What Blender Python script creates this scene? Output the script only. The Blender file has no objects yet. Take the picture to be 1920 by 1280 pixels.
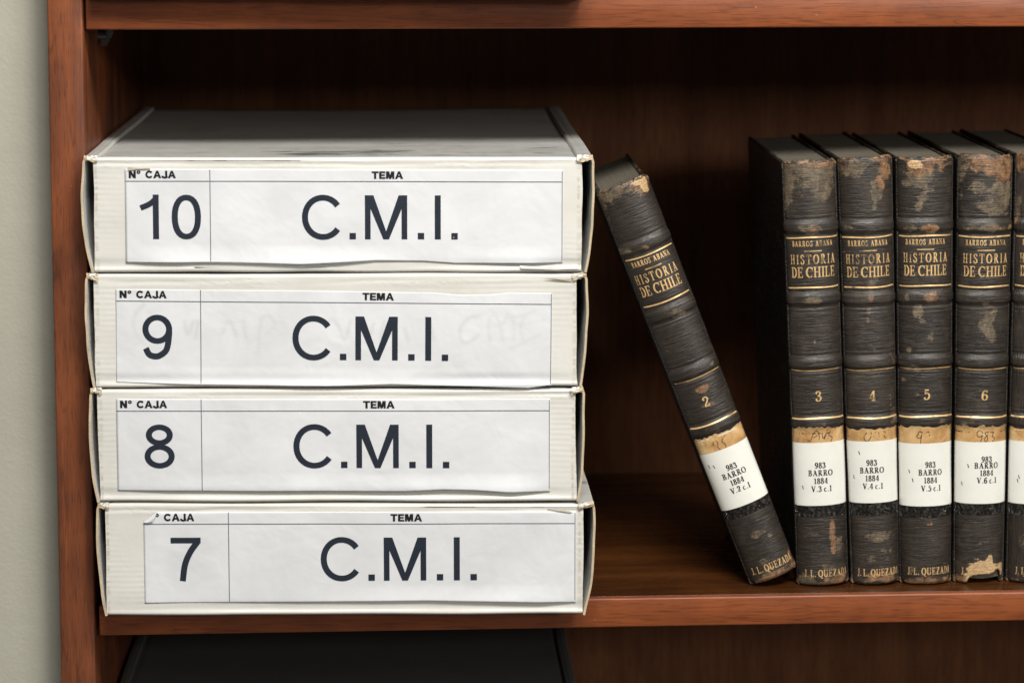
import bpy, bmesh, math, random
import numpy as np
from mathutils import Vector
sc = bpy.context.scene
COL = sc.collection
random.seed(7)
# ------------------------------------------------------------------ camera, light, exposure
FPX = 4500.0                                     # focal length in pixels of a 1920-wide picture
PITCH = math.atan(466/FPX); YAW = math.atan(241/FPX*math.cos(PITCH))
cam_d = bpy.data.cameras.new('camera'); cam = bpy.data.objects.new('camera', cam_d); COL.objects.link(cam)
cam.location = (0, -1.35, 1.51)
cam.rotation_euler = (math.pi/2-PITCH, 0, -YAW)
cam_d.sensor_width = 36; cam_d.lens = FPX*36/1920
cam_d.shift_x = -52/1920; cam_d.shift_y = -392/1920
cam_d.clip_start = 0.05; cam_d.clip_end = 50
cam_d.dof.use_dof = True; cam_d.dof.focus_distance = 1.385; cam_d.dof.aperture_fstop = 7
sc.camera = cam
w = bpy.data.worlds.new('World'); sc.world = w; w.use_nodes = True
bg = w.node_tree.nodes['Background']; bg.inputs[0].default_value = (1.0, 0.98, 0.96, 1); bg.inputs[1].default_value = 0.125
def area(name, loc, sx, sy, power, col, target):
    d = bpy.data.lights.new(name, 'AREA'); d.shape = 'RECTANGLE'; d.size = sx; d.size_y = sy
    d.energy = power; d.color = col
    o = bpy.data.objects.new(name, d); COL.objects.link(o); o.location = loc
    o.rotation_euler = (Vector(target)-Vector(loc)).to_track_quat('-Z', 'Y').to_euler()
    return o
area('ceiling_lamp_near', (0.35, -1.12, 2.62), 1.1, 0.36, 54, (1.0, 0.97, 0.92), (0.1, 0, 1.25))
area('ceiling_lamp_middle', (1.2, -2.5, 2.62), 1.2, 0.6, 8, (1.0, 0.97, 0.93), (0.1, 0, 1.25))
area('ceiling_lamp_far', (2.2, -4.7, 2.62), 1.2, 0.6, 74, (1.0, 0.95, 0.87), (0.1, 0, 1.25))
sc.view_settings.view_transform = 'Standard'; sc.view_settings.look = 'None'
sc.view_settings.exposure = 0.0; sc.view_settings.gamma = 1
sc.render.engine = 'CYCLES'
sc.cycles.use_denoising = True
sc.cycles.max_bounces = 8

# ------------------------------------------------------------------ helpers
def tag(o, label=None, cat=None, group=None, kind=None):
    if label: o['label'] = label
    if cat: o['category'] = cat
    if group: o['group'] = group
    if kind: o['kind'] = kind
    return o
def empty(name, loc=(0, 0, 0), rot=(0, 0, 0)):
    o = bpy.data.objects.new(name, None); COL.objects.link(o); o.location = loc; o.rotation_euler = rot
    o.empty_display_size = 0.02
    return o
def link(name, me, mats, parent=None, smooth=False):
    o = bpy.data.objects.new(name, me); COL.objects.link(o)
    for m in (mats if isinstance(mats, (list, tuple)) else [mats]): me.materials.append(m)
    if parent: o.parent = parent
    if smooth: me.polygons.foreach_set('use_smooth', [True]*len(me.polygons))
    return o
def pydata(name, V, F, mats, parent=None, smooth=False):
    me = bpy.data.meshes.new(name); me.from_pydata([tuple(map(float, v)) for v in V], [], F); me.update()
    return link(name, me, mats, parent, smooth)
def grid(name, P, mats, parent=None, smooth=True, keep=None, flip=False):
    """P: (n, m, 3) array of points -> mesh sheet; keep: (n-1, m-1) mask of faces"""
    n, m = P.shape[:2]
    idx = np.arange(n*m).reshape(n, m)
    q = np.stack([idx[:-1, :-1], idx[1:, :-1], idx[1:, 1:], idx[:-1, 1:]], -1).reshape(-1, 4)
    if flip: q = q[:, ::-1]
    if keep is not None: q = q[keep.reshape(-1)]
    me = bpy.data.meshes.new(name)
    me.vertices.add(n*m); me.vertices.foreach_set('co', P.reshape(-1).astype(np.float32))
    me.loops.add(len(q)*4); me.loops.foreach_set('vertex_index', q.reshape(-1).astype(np.int32))
    me.polygons.add(len(q)); me.polygons.foreach_set('loop_start', np.arange(0, len(q)*4, 4, dtype=np.int32))
    me.update(calc_edges=True); me.validate()
    return link(name, me, mats, parent, smooth)
def box(name, lo, hi, mats, parent=None, bevel=0.0):
    bm = bmesh.new(); bmesh.ops.create_cube(bm, size=1)
    for v in bm.verts: v.co = Vector([lo[i]+(v.co[i]+.5)*(hi[i]-lo[i]) for i in range(3)])
    if bevel: bmesh.ops.bevel(bm, geom=bm.edges[:], offset=bevel, segments=3, profile=.5, affect='EDGES')
    me = bpy.data.meshes.new(name); bm.to_mesh(me); bm.free()
    o = link(name, me, mats, parent)
    if bevel:
        for p in me.polygons: p.use_smooth = True
        me.set_sharp_from_angle(angle=math.radians(50))
    return o
def ramp01(x, a, b):
    t = np.clip((x-a)/(b-a), 0, 1); return t*t*(3-2*t)
class Wob:
    """smooth 2-D wobble made of a few random waves"""
    def __init__(s, seed, scale, n=7):
        r = np.random.RandomState(seed)
        s.k = r.normal(size=(n, 2))/scale; s.p = r.uniform(0, 6.28, n); s.n = n
    def __call__(s, x, y):
        return sum(np.sin(s.k[i, 0]*x+s.k[i, 1]*y+s.p[i]) for i in range(s.n))/s.n**.5

# ------------------------------------------------------------------ materials
class NT:
    def __init__(s, name):
        s.m = bpy.data.materials.new(name); s.m.use_nodes = True; s.t = s.m.node_tree
        s.b = s.t.nodes['Principled BSDF']
    def n(s, typ, **k):
        nd = s.t.nodes.new(typ)
        for a, v in k.items():
            if a[0] == 'i' and a[1:].isdigit(): s.set(nd.inputs[int(a[1:])], v)
            elif a.startswith('_'): s.set(nd.inputs[a[1:].replace('_', ' ')], v)
            else: setattr(nd, a, v)
        return nd
    def set(s, inp, v):
        if isinstance(v, bpy.types.NodeSocket): s.t.links.new(v, inp)
        else: inp.default_value = v
    def P(s, **k):
        for a, v in k.items(): s.set(s.b.inputs[a.replace('_', ' ')], v)
    def obj(s, scale=(1, 1, 1), loc=(0, 0, 0)):
        tc = s.n('ShaderNodeTexCoord'); mp = s.n('ShaderNodeMapping', i0=tc.outputs['Object'], i1=loc, i3=scale)
        return mp.outputs[0]
    def noise(s, vec, scale, detail=4, rough=.55, dist=0, w=None):
        nd = s.n('ShaderNodeTexNoise')
        if w is not None: nd.noise_dimensions = '4D'; s.set(nd.inputs['W'], w)
        s.set(nd.inputs['Vector'], vec); s.set(nd.inputs['Scale'], scale); s.set(nd.inputs['Detail'], detail)
        s.set(nd.inputs['Roughness'], rough); s.set(nd.inputs['Distortion'], dist)
        return nd.outputs['Fac']
    def ramp(s, fac, stops):
        r = s.n('ShaderNodeValToRGB'); s.set(r.inputs[0], fac); e = r.color_ramp.elements
        while len(e) < len(stops): e.new(.5)
        for i, (p, c) in enumerate(stops):
            e[i].position = p; e[i].color = (*c, 1) if not isinstance(c, float) else (c, c, c, 1)
        return r.outputs[0]
    def mix(s, f, a, b, blend='MIX'):
        m = s.n('ShaderNodeMix', data_type='RGBA', blend_type=blend)
        s.set(m.inputs[0], f); s.set(m.inputs[6], a if not isinstance(a, tuple) else (*a, 1)); s.set(m.inputs[7], b if not isinstance(b, tuple) else (*b, 1))
        return m.outputs[2]
    def math(s, op, a, b=0.0, c=0.0):
        m = s.n('ShaderNodeMath', operation=op); s.set(m.inputs[0], a); s.set(m.inputs[1], b); s.set(m.inputs[2], c)
        return m.outputs[0]
    def bump(s, h, strength, dist=.001, prev=None):
        b = s.n('ShaderNodeBump'); s.set(b.inputs['Height'], h); b.inputs['Strength'].default_value = strength; b.inputs['Distance'].default_value = dist
        if prev is not None: s.set(b.inputs['Normal'], prev)
        return b.outputs[0]

def wood(name, axis, light, dark, seed=0., rough=.36, spec=.42):
    """stained cherry; the grain runs along the given axis"""
    t = NT(name)
    st = [26, 26, 26]; st[axis] = 1.6
    v = t.obj(tuple(st), (seed, seed*.7, seed*1.3))
    big = t.noise(v, 1.5, 5, .6, 1.2)
    fine_s = [420, 420, 420]; fine_s[axis] = 14
    vf = t.obj(tuple(fine_s), (seed, 1, 2)); fine = t.noise(vf, 1., 3, .6, .3)
    blot = t.noise(t.obj((1, 1, 1), (seed, 3, 1)), 14, 4, .6, .8)
    pore_s = [1500, 1500, 1500]; pore_s[axis] = 75
    pore = t.noise(t.obj(tuple(pore_s), (seed, 5, 6)), 1., 2, .5); pore = t.ramp(pore, [(.54, 0.0), (.66, 1.0)])
    line_s = [60, 60, 60]; line_s[axis] = 3.5
    ln = t.noise(t.obj(tuple(line_s), (seed+4, 0, 0)), 1., 2, .5, 1.5)
    d = t.math('ABSOLUTE', t.math('SUBTRACT', ln, .5)); vein = t.ramp(d, [(0.0, 1.0), (.006, .35), (.02, 0.0)])
    c = t.ramp(t.math('ADD', t.math('MULTIPLY', big, .6), t.math('MULTIPLY', blot, .4)), [(.40, dark), (.5, tuple((a+b)/2 for a, b in zip(light, dark))), (.60, light)])
    c = t.mix(t.math('MULTIPLY', fine, .55), c, tuple(x*.45 for x in dark), 'MIX')
    c = t.mix(t.math('MULTIPLY', vein, .45), c, tuple(x*.35 for x in dark))
    c = t.mix(t.math('MULTIPLY', pore, .45), c, tuple(x*.38 for x in dark))
    ch = t.noise(t.obj((1, 1, 1), (seed+9, 0, 0)), 300, 2, .5)
    chip = t.ramp(ch, [(.80, 0.0), (.82, 1.0)])
    c = t.mix(t.math('MULTIPLY', chip, .5), c, (.45, .2, .1))
    t.P(Base_Color=c, Roughness=t.ramp(fine, [(.3, rough-.05), (.7, rough+.12)]), Specular_IOR_Level=spec,
        Normal=t.bump(fine, .25, .0003, t.bump(blot, .2, .002)))
    return t.m
WL, WD = (.30, .080, .022), (.145, .037, .012)
M_veneer = wood('dark glossy shelf veneer', 0, (.085, .029, .007), (.040, .013, .004), 2.2, .24)
M_shelf = wood('cherry shelf wood', 0, WL, WD, 1.3)
M_shelf2 = wood('cherry upper shelf wood', 0, WL, WD, 7.7)
M_side = wood('cherry side wood', 2, (.27, .078, .026), (.095, .031, .016), 3.1)
M_back = wood('cherry back board', 2, (.160, .063, .027), (.100, .037, .016), 5.2, .6, .12)

def wall_mat():
    t = NT('painted wall'); v = t.obj()
    a = t.noise(v, 9, 4); f = t.noise(v, 420, 3)
    t.P(Base_Color=t.ramp(a, [(.3, (.315, .305, .25)), (.7, (.355, .345, .285))]), Roughness=.7, Normal=t.bump(f, .3, .0007, t.bump(t.noise(v, 60, 3), .2, .002)))
    return t.m
M_wall = wall_mat()

def card_mat(name='white coated corrugated card', ribs=True):
    t = NT(name)
    tc = t.n('ShaderNodeTexCoord'); sep = t.n('ShaderNodeSeparateXYZ', i0=tc.outputs['Object'])
    v = tc.outputs['Object']
    info = t.n('ShaderNodeObjectInfo')
    rnd = t.math('MULTIPLY', info.outputs['Random'], 20)
    # horizontal flute ribs, 3.2 mm apart, uneven
    nz = t.noise(v, 30, 3, .5, 0, rnd)
    wv = t.math('SINE', t.math('ADD', t.math('MULTIPLY', sep.outputs[2], 2*math.pi/.0031), t.math('MULTIPLY', nz, 5)))
    amp = t.noise(v, 22, 2, .5, 0, rnd)
    rib = t.math('MULTIPLY', wv, t.ramp(amp, [(.42, .05), (.66, 1.0)]))
    big = t.noise(v, 14, 4, .6, 0, rnd)
    base = t.ramp(big, [(.3, (.565, .558, .515)), (.7, (.645, .64, .605))])
    base = t.mix(t.math('MULTIPLY', t.ramp(rib, [(.0, 1.0), (.5, 0.0)]), .07), base, (.52, .47, .37))
    # grime on the top: dark rubbed streaks running sideways
    st = t.noise(t.obj((26, 130, 60)), 1., 6, .7, .4, rnd)
    patch = t.noise(t.obj((9, 26, 9), (.3, .1, 0)), 1., 2, .5, 0, rnd)
    geo = t.n('ShaderNodeNewGeometry'); nsep = t.n('ShaderNodeSeparateXYZ', i0=geo.outputs['Normal'])
    up = t.ramp(nsep.outputs[2], [(.75, 0.0), (.95, 1.0)])
    streak = t.math('MULTIPLY', t.ramp(st, [(.53, 0.0), (.60, 1.0)]), t.ramp(patch, [(.5, 0.0), (.62, 1.0)]))
    dust = t.noise(t.obj((6, 60, 6)), 1., 5, .6, 0, rnd)
    base = t.mix(t.math('MULTIPLY', up, t.ramp(dust, [(.3, .28), (.7, .52)])), base, (.16, .165, .170))
    base = t.mix(t.math('MULTIPLY', t.math('MULTIPLY', streak, up), .8), base, (.10, .10, .10))
    sm = t.ramp(t.noise(v, 11, 7, .7, .8, rnd), [(.52, 0.0), (.72, 1.0)])
    base = t.mix(t.math('MULTIPLY', sm, .16), base, (.33, .27, .18))
    # perforation line near both edges of the front (attribute painted as geometry distance)
    at = t.n('ShaderNodeAttribute', attribute_name='perf')
    pz = t.noise(t.obj((60, 60, 420)), 1., 2, .5)
    perf = t.math('MULTIPLY', at.outputs['Fac'], t.ramp(pz, [(.46, 0.0), (.56, 1.0)]))
    base = t.mix(t.math('MULTIPLY', perf, .55), base, (.30, .24, .15))
    crk = t.noise(v, 95, 5, .65, 1.0, rnd)
    ar = t.n('ShaderNodeAttribute', attribute_name='rim'); ag = t.n('ShaderNodeAttribute', attribute_name='gloss'); am = t.n('ShaderNodeAttribute', attribute_name='grime')
    er = t.noise(t.obj((90, 300, 420)), 1., 4, .65, 0, rnd)
    rimm = t.ramp(t.math('ADD', ar.outputs['Fac'], t.math('MULTIPLY', t.math('SUBTRACT', er, .5), 1.6)), [(.62, 0.0), (.82, 1.0)])
    base = t.mix(t.math('MULTIPLY', rimm, .75), base, (.36, .29, .19))
    gst = t.ramp(t.math('ADD', t.math('MULTIPLY', st, .8), t.math('MULTIPLY', am.outputs['Fac'], .16)), [(.50, 0.0), (.56, 1.0)])
    base = t.mix(t.math('MULTIPLY', t.math('MULTIPLY', gst, t.math('GREATER_THAN', am.outputs['Fac'], .15)), .75), base, (.07, .072, .075))
    n1 = t.bump(rib, .2, .00018)
    n1 = t.bump(big, .35, .003, n1)
    n1 = t.bump(crk, .18, .0006, n1)
    n1 = t.bump(t.math('MULTIPLY', t.noise(t.obj((1, 1, 1.6)), 150, 4, .6, 1.0, rnd), ag.outputs['Fac']), .7, .0007, n1)
    n1 = t.bump(perf, -.5, .0005, n1)
    t.P(Base_Color=base, Roughness=t.math('SUBTRACT', t.ramp(crk, [(.3, .26), (.7, .44)]), t.math('MULTIPLY', ag.outputs['Fac'], .18)), Specular_IOR_Level=.5, Normal=n1)
    return t.m
M_card = card_mat()
def kraft_mat(name, a, b):
    t = NT(name); v = t.obj((1, 1, 1))
    f = t.noise(v, 900, 4, .7); g = t.noise(v, 160, 3)
    t.P(Base_Color=t.mix(g, t.ramp(f, [(.3, a), (.7, b)]), tuple(x*.8 for x in b)), Roughness=.85, Normal=t.bump(f, .6, .0004))
    return t.m
M_kraft = kraft_mat('raw kraft card edge', (.34, .25, .15), (.58, .47, .32))
M_inner = kraft_mat('pale grey inner card liner', (.50, .51, .52), (.64, .64, .63))
M_torn = kraft_mat('torn grey card layer', (.30, .26, .19), (.48, .43, .34))
def paper_mat():
    t = NT('printed label paper'); v = t.obj()
    info = t.n('ShaderNodeObjectInfo'); rnd = t.math('MULTIPLY', info.outputs['Random'], 20)
    a = t.noise(v, 26, 3, .5, .4, rnd); f = t.noise(v, 1500, 2)
    gh = t.n('ShaderNodeAttribute', attribute_name='ghost')
    t.P(Base_Color=t.mix(t.math('MULTIPLY', gh.outputs['Fac'], t.ramp(a, [(.35, .05), (.6, .17)])), t.ramp(a, [(.3, (.575, .588, .605)), (.7, (.645, .657, .672))]), (.25, .26, .30)), Roughness=.48, Specular_IOR_Level=.4,
        Normal=t.bump(f, .1, .0001, t.bump(a, .5, .003, t.bump(t.noise(v, 60, 3, .5, .8, rnd), .25, .0014))))
    return t.m
M_paper = paper_mat()
def plain(name, c, rough=.5, spec=.5, metal=0., bumps=None, var=.15):
    t = NT(name); v = t.obj()
    n = t.noise(v, bumps or 400, 3)
    t.P(Base_Color=t.mix(n, tuple(x*(1-var) for x in c), tuple(min(1, x*(1+var)) for x in c)), Roughness=rough, Specular_IOR_Level=spec, Metallic=metal, Normal=t.bump(n, .15, .0002))
    return t.m
def toner():
    t = NT('printed navy black toner'); v = t.obj(); n = t.noise(v, 500, 3, .6); b = t.noise(v, 60, 3); sp = t.ramp(t.noise(v, 330, 2, .5), [(.775, 0.0), (.80, 1.0)])
    c = t.mix(b, (.006, .010, .020), (.014, .020, .034)); c = t.mix(t.math('MULTIPLY', n, .3), c, (.04, .045, .055)); c = t.mix(t.math('MULTIPLY', sp, .7), c, (.4, .4, .42))
    t.P(Base_Color=c, Roughness=.5, Specular_IOR_Level=.35, Normal=t.bump(n, .2, .0002)); return t.m
M_ink = toner()
M_inkb = plain('small black label ink', (.008, .008, .010), .6, .3)
M_rule = plain('thin printed rule', (.10, .10, .14), .5, .4)
M_ghost = plain('faint show-through marker', (.635, .645, .67), .55, .3, var=.03)
M_pen = plain('dark pen ink', (.045, .022, .02), .5, .3)
M_clear = plain('clear plastic pin', (.05, .05, .05), .15, .8)

def gilt_mat():
    t = NT('worn gilt'); v = t.obj()
    info = t.n('ShaderNodeObjectInfo'); rnd = t.math('MULTIPLY', info.outputs['Random'], 30)
    n = t.noise(v, 260, 4, .6, 0, rnd); big = t.noise(v, 70, 3, .6, .5, rnd)
    wearf = t.ramp(t.math('ADD', t.math('MULTIPLY', n, .4), t.math('MULTIPLY', big, .6)), [(.37, 1.0), (.46, 0.0)])
    c = t.ramp(n, [(.3, (.50, .30, .115)), (.7, (.85, .58, .27))])
    t.P(Base_Color=t.mix(t.math('MULTIPLY', wearf, .8), c, (.10, .07, .05)), Metallic=.35, Roughness=.42, Normal=t.bump(n, .3, .0002))
    return t.m
M_gilt = gilt_mat()

def leather_mat(name='rubbed black grained leather', vertical=False, tone=1.0):
    t = NT(name)
    info = t.n('ShaderNodeObjectInfo'); rnd = t.math('MULTIPLY', info.outputs['Random'], 30)
    v = t.obj()
    sc_ = (95, 95, 1150) if not vertical else (1150, 1150, 80)
    g = t.noise(t.obj(sc_), 1., 2, .45, .9, rnd)
    fine = t.noise(v, 1600, 3, .6, 0, rnd)
    mid = t.noise(v, 90, 4, .6, .3, rnd)
    low = t.noise(v, 30, 3, .55, .2, rnd)
    at = t.n('ShaderNodeAttribute', attribute_name='wear'); sp = t.n('ShaderNodeSeparateColor', i0=at.outputs['Color'])
    rag = t.noise(v, 240, 5, .68, .4, rnd)
    streaky = t.noise(t.obj((170, 170, 520)), 1., 5, .7, .5, rnd)
    k = t.math('MULTIPLY', t.math('SUBTRACT', t.math('ADD', t.math('MULTIPLY', rag, .5), t.math('MULTIPLY', streaky, .5)), .5), 2.3)
    def mask(ch, lo=.48, hi=.70): return t.ramp(t.math('ADD', sp.outputs[ch], k), [(lo, 0.0), (hi, 1.0)])
    base = t.ramp(low, [(.3, (.0115*tone, .0088*tone, .0068*tone)), (.7, (.027*tone, .0205*tone, .0155*tone))])
    ridge = t.ramp(g, [(.40, 0.0), (.62, 1.0)])
    base = t.mix(t.math('MULTIPLY', ridge, .40), base, (.060*tone, .046*tone, .034*tone))
    dusty = t.math('MULTIPLY', t.ramp(mid, [(.52, 0.0), (.70, 1.0)]), .30)
    base = t.mix(dusty, base, (.095, .074, .052))
    spk = t.ramp(t.math('ADD', t.math('MULTIPLY', rag, .5), t.math('MULTIPLY', streaky, .5)), [(.585, 0.0), (.65, 1.0)])
    base = t.mix(t.math('MULTIPLY', spk, .55), base, (.15, .112, .07))
    grey = t.mix(t.ramp(rag, [(.35, 0.0), (.65, 1.0)]), (.055, .041, .029), (.225, .170, .105))
    rust = t.mix(t.ramp(rag, [(.35, 0.0), (.65, 1.0)]), (.09, .042, .020), (.33, .185, .090))
    tan = t.mix(mid, (.46, .29, .13), (.66, .46, .25))
    base = t.mix(t.math('MULTIPLY', mask(0), .85), base, grey)
    base = t.mix(mask(1), base, rust)
    base = t.mix(mask(2, .52, .58), base, tan)
    nn = t.bump(g, .75, .0006, t.bump(fine, .25, .0002, t.bump(rag, .15, .0005)))
    t.P(Base_Color=t.mix(t.math('MULTIPLY', t.ramp(fine, [(.42, 1.0), (.6, 0.0)]), .45), base, (.012, .010, .009)), Roughness=t.ramp(mid, [(.3, .36), (.7, .55)]), Specular_IOR_Level=.45, Normal=nn)
    return t.m
M_leather = leather_mat()
M_leather4 = leather_mat('browned grained leather', False, 1.25)
M_leather7 = leather_mat('vertical grained leather', True, 1.15)
M_board = plain('black cloth board', (.012, .012, .012), .5, .4, bumps=500)
M_cover = leather_mat('dark leather side', False, .38)
def pages_mat():
    t = NT('dusty page edges'); v = t.obj()
    l = t.noise(t.obj((1500, 14, 14)), 1., 3, .6); d = t.noise(v, 60, 4)
    c = t.mix(d, (.075, .066, .046), (.15, .130, .095)); c = t.mix(t.math('MULTIPLY', l, .5), c, (.045, .038, .028))
    t.P(Base_Color=c, Roughness=.85, Normal=t.bump(l, .8, .0006))
    return t.m
M_pages = pages_mat()
def tape_mat():
    t = NT('yellowed old tape'); v = t.obj()
    info = t.n('ShaderNodeObjectInfo'); rnd = t.math('MULTIPLY', info.outputs['Random'], 30)
    a = t.noise(v, 75, 4, .6, 1.2, rnd); b = t.noise(v, 600, 3)
    t.P(Base_Color=t.ramp(a, [(.3, (.30, .155, .055)), (.5, (.48, .29, .12)), (.72, (.62, .44, .23))]), Roughness=.25, Specular_IOR_Level=.5,
        Coat_Weight=.4, Coat_Roughness=.1, Normal=t.bump(a, .3, .0012, t.bump(b, .1, .0002)))
    return t.m
M_tape = tape_mat()
def spine_label_mat():
    t = NT('laminated call number label'); v = t.obj()
    a = t.noise(v, 45, 3, .5, .4); f = t.noise(v, 900, 3)
    t.P(Base_Color=t.ramp(a, [(.3, (.66, .66, .60)), (.7, (.74, .735, .68))]), Roughness=.3, Coat_Weight=.5, Coat_Roughness=.08,
        Normal=t.bump(a, .35, .0012, t.bump(f, .05, .0001)))
    return t.m
M_slabel = spine_label_mat()
M_frayed = kraft_mat('frayed paper edge', (.42, .33, .20), (.62, .52, .36))
def clear_tape_mat():
    t = NT('crinkled clear tape'); v = t.obj((1, 1, 1))
    info = t.n('ShaderNodeObjectInfo'); rnd = t.math('MULTIPLY', info.outputs['Random'], 30)
    a = t.noise(t.obj((1.6, 1.6, .8)), 170, 3, .6, 2.2, rnd)
    t.P(Base_Color=t.ramp(a, [(.46, (.012, .011, .010)), (.62, (.11, .105, .095))]), Roughness=.12, Specular_IOR_Level=.6, Normal=t.bump(a, 1.0, .012))
    tr = t.n('ShaderNodeBsdfTransparent'); mx = t.n('ShaderNodeMixShader'); out = t.t.nodes['Material Output']
    mx.inputs[0].default_value = .7
    t.t.links.new(tr.outputs[0], mx.inputs[1]); t.t.links.new(t.b.outputs[0], mx.inputs[2]); t.t.links.new(mx.outputs[0], out.inputs[0])
    return t.m
M_ctape = clear_tape_mat()

# ------------------------------------------------------------------ lettering: strokes turned into thin ribbons
def catmull(pts, n=8):
    p = [np.array(a, float) for a in pts]; p = [2*p[0]-p[1]]+p+[2*p[-1]-p[-2]]; out = []
    for i in range(1, len(p)-2):
        for k in range(n):
            t = k/n
            out.append(.5*((2*p[i])+(-p[i-1]+p[i+1])*t+(2*p[i-1]-5*p[i]+4*p[i+1]-p[i+2])*t*t+(-p[i-1]+3*p[i]-3*p[i+1]+p[i+2])*t**3))
    out.append(p[-2]); return out
def arc(cx, cy, rx, ry, a0, a1, n=28, e=2.0):
    o = []
    for i in range(n+1):
        a = math.radians(a0+(a1-a0)*i/n); c, s = math.cos(a), math.sin(a)
        o.append((cx+rx*math.copysign(abs(c)**(2/e), c), cy+ry*math.copysign(abs(s)**(2/e), s)))
    return o
# an element is ('p', polygon) or ('s', points, thick, thin)  (thick = width where it runs vertically)
def S(pts, k, n=None, smooth=True, seg=8): return ('s', catmull(pts, seg) if smooth else [np.array(p, float) for p in pts], k, k if n is None else n)
def A(*a, k=.14, n=None, **kw): return ('s', [np.array(p) for p in arc(*a, **kw)], k, k if n is None else n)
def R(x0, y0, x1, y1): return ('p', [(x0, y0), (x1, y0), (x1, y1), (x0, y1)])
def sans(t):
    h = t/2
    return {
     '0': (.66, [A(.33, .5, .33-h, .512-h, 0, 360, k=t, n=t*.92, e=2.25)]),
     '1': (.45, [R(.45-t*.98, 0, .45, 1.01), S([(.40, .93), (.25, .80), (.04, .705)], t*.92)]),
     '7': (.66, [R(0, 1-t*.95, .66, 1), S([(.59, .90), (.43, .67), (.31, .38), (.255, 0)], t*1.0)]),
     '8': (.66, [A(.33, .762, .295-h, .25-h, 0, 360, k=t, n=t*.9), A(.33, .272, .33-h, .285-h, 0, 360, k=t, n=t*.9)]),
     '9': (.66, [A(.33, .675, .33-h, .337-h, 0, 360, k=t, n=t*.92), S([(.5915, .72), (.588, .52), (.535, .22), (.40, .085), (.28, .055), (.15, .10), (.075, .24)], t)]),
     'C': (.88, [A(.475, .5, .475-h, .515-h, 36, 324, n=t*.95, k=t, e=2.05)]),
     'M': (.955, [R(0, 0, t*.93, 1), R(.955-t*.93, 0, .955, 1), ('p', [(.0, 1), (t*1.42, 1), (.478+t*.46, 0), (.478-t*.46, 0)]), ('p', [(.955-t*1.42, 1), (.955, 1), (.478+t*.46, 0), (.478-t*.46, 0)])]),
     'I': (.14, [R(0, 0, t*.98, 1)]),
     '.': (.15, [R(0, 0, t*1.06, t*1.06)]),
     'N': (.80, [R(0, 0, t, 1), R(.80-t, 0, .80, 1), ('p', [(0, 1), (t*1.1, 1), (.80, 0), (.80-t*1.1, 0)])]),
     '\u00b0': (.42, [A(.21, .80, .15, .15, 0, 360, k=t*.62, n=t*.62)]),
     'A': (.96, [('p', [(0, 0), (t*1.1, 0), (.48+t*.3, 1), (.48-t*.45, 1)]), ('p', [(.96-t*1.1, 0), (.96, 0), (.48+t*.45, 1), (.48-t*.3, 1)]), R(.22, .22, .74, .22+t*.85)]),
     'J': (.66, [R(.66-t, .3, .66, 1), S([(.66-h, .34), (.60, .15), (.32, .08), (.11, .18), (.09, .32)], t)]),
     'T': (.80, [R(.40-h, 0, .40+h, 1), R(0, 1-t*.85, .80, 1)]),
     'E': (.72, [R(0, 0, t, 1), R(0, 0, .72, t*.85), R(0, 1-t*.85, .70, 1), R(0, .5-t*.4, .66, .5+t*.4)]),
    }
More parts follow.
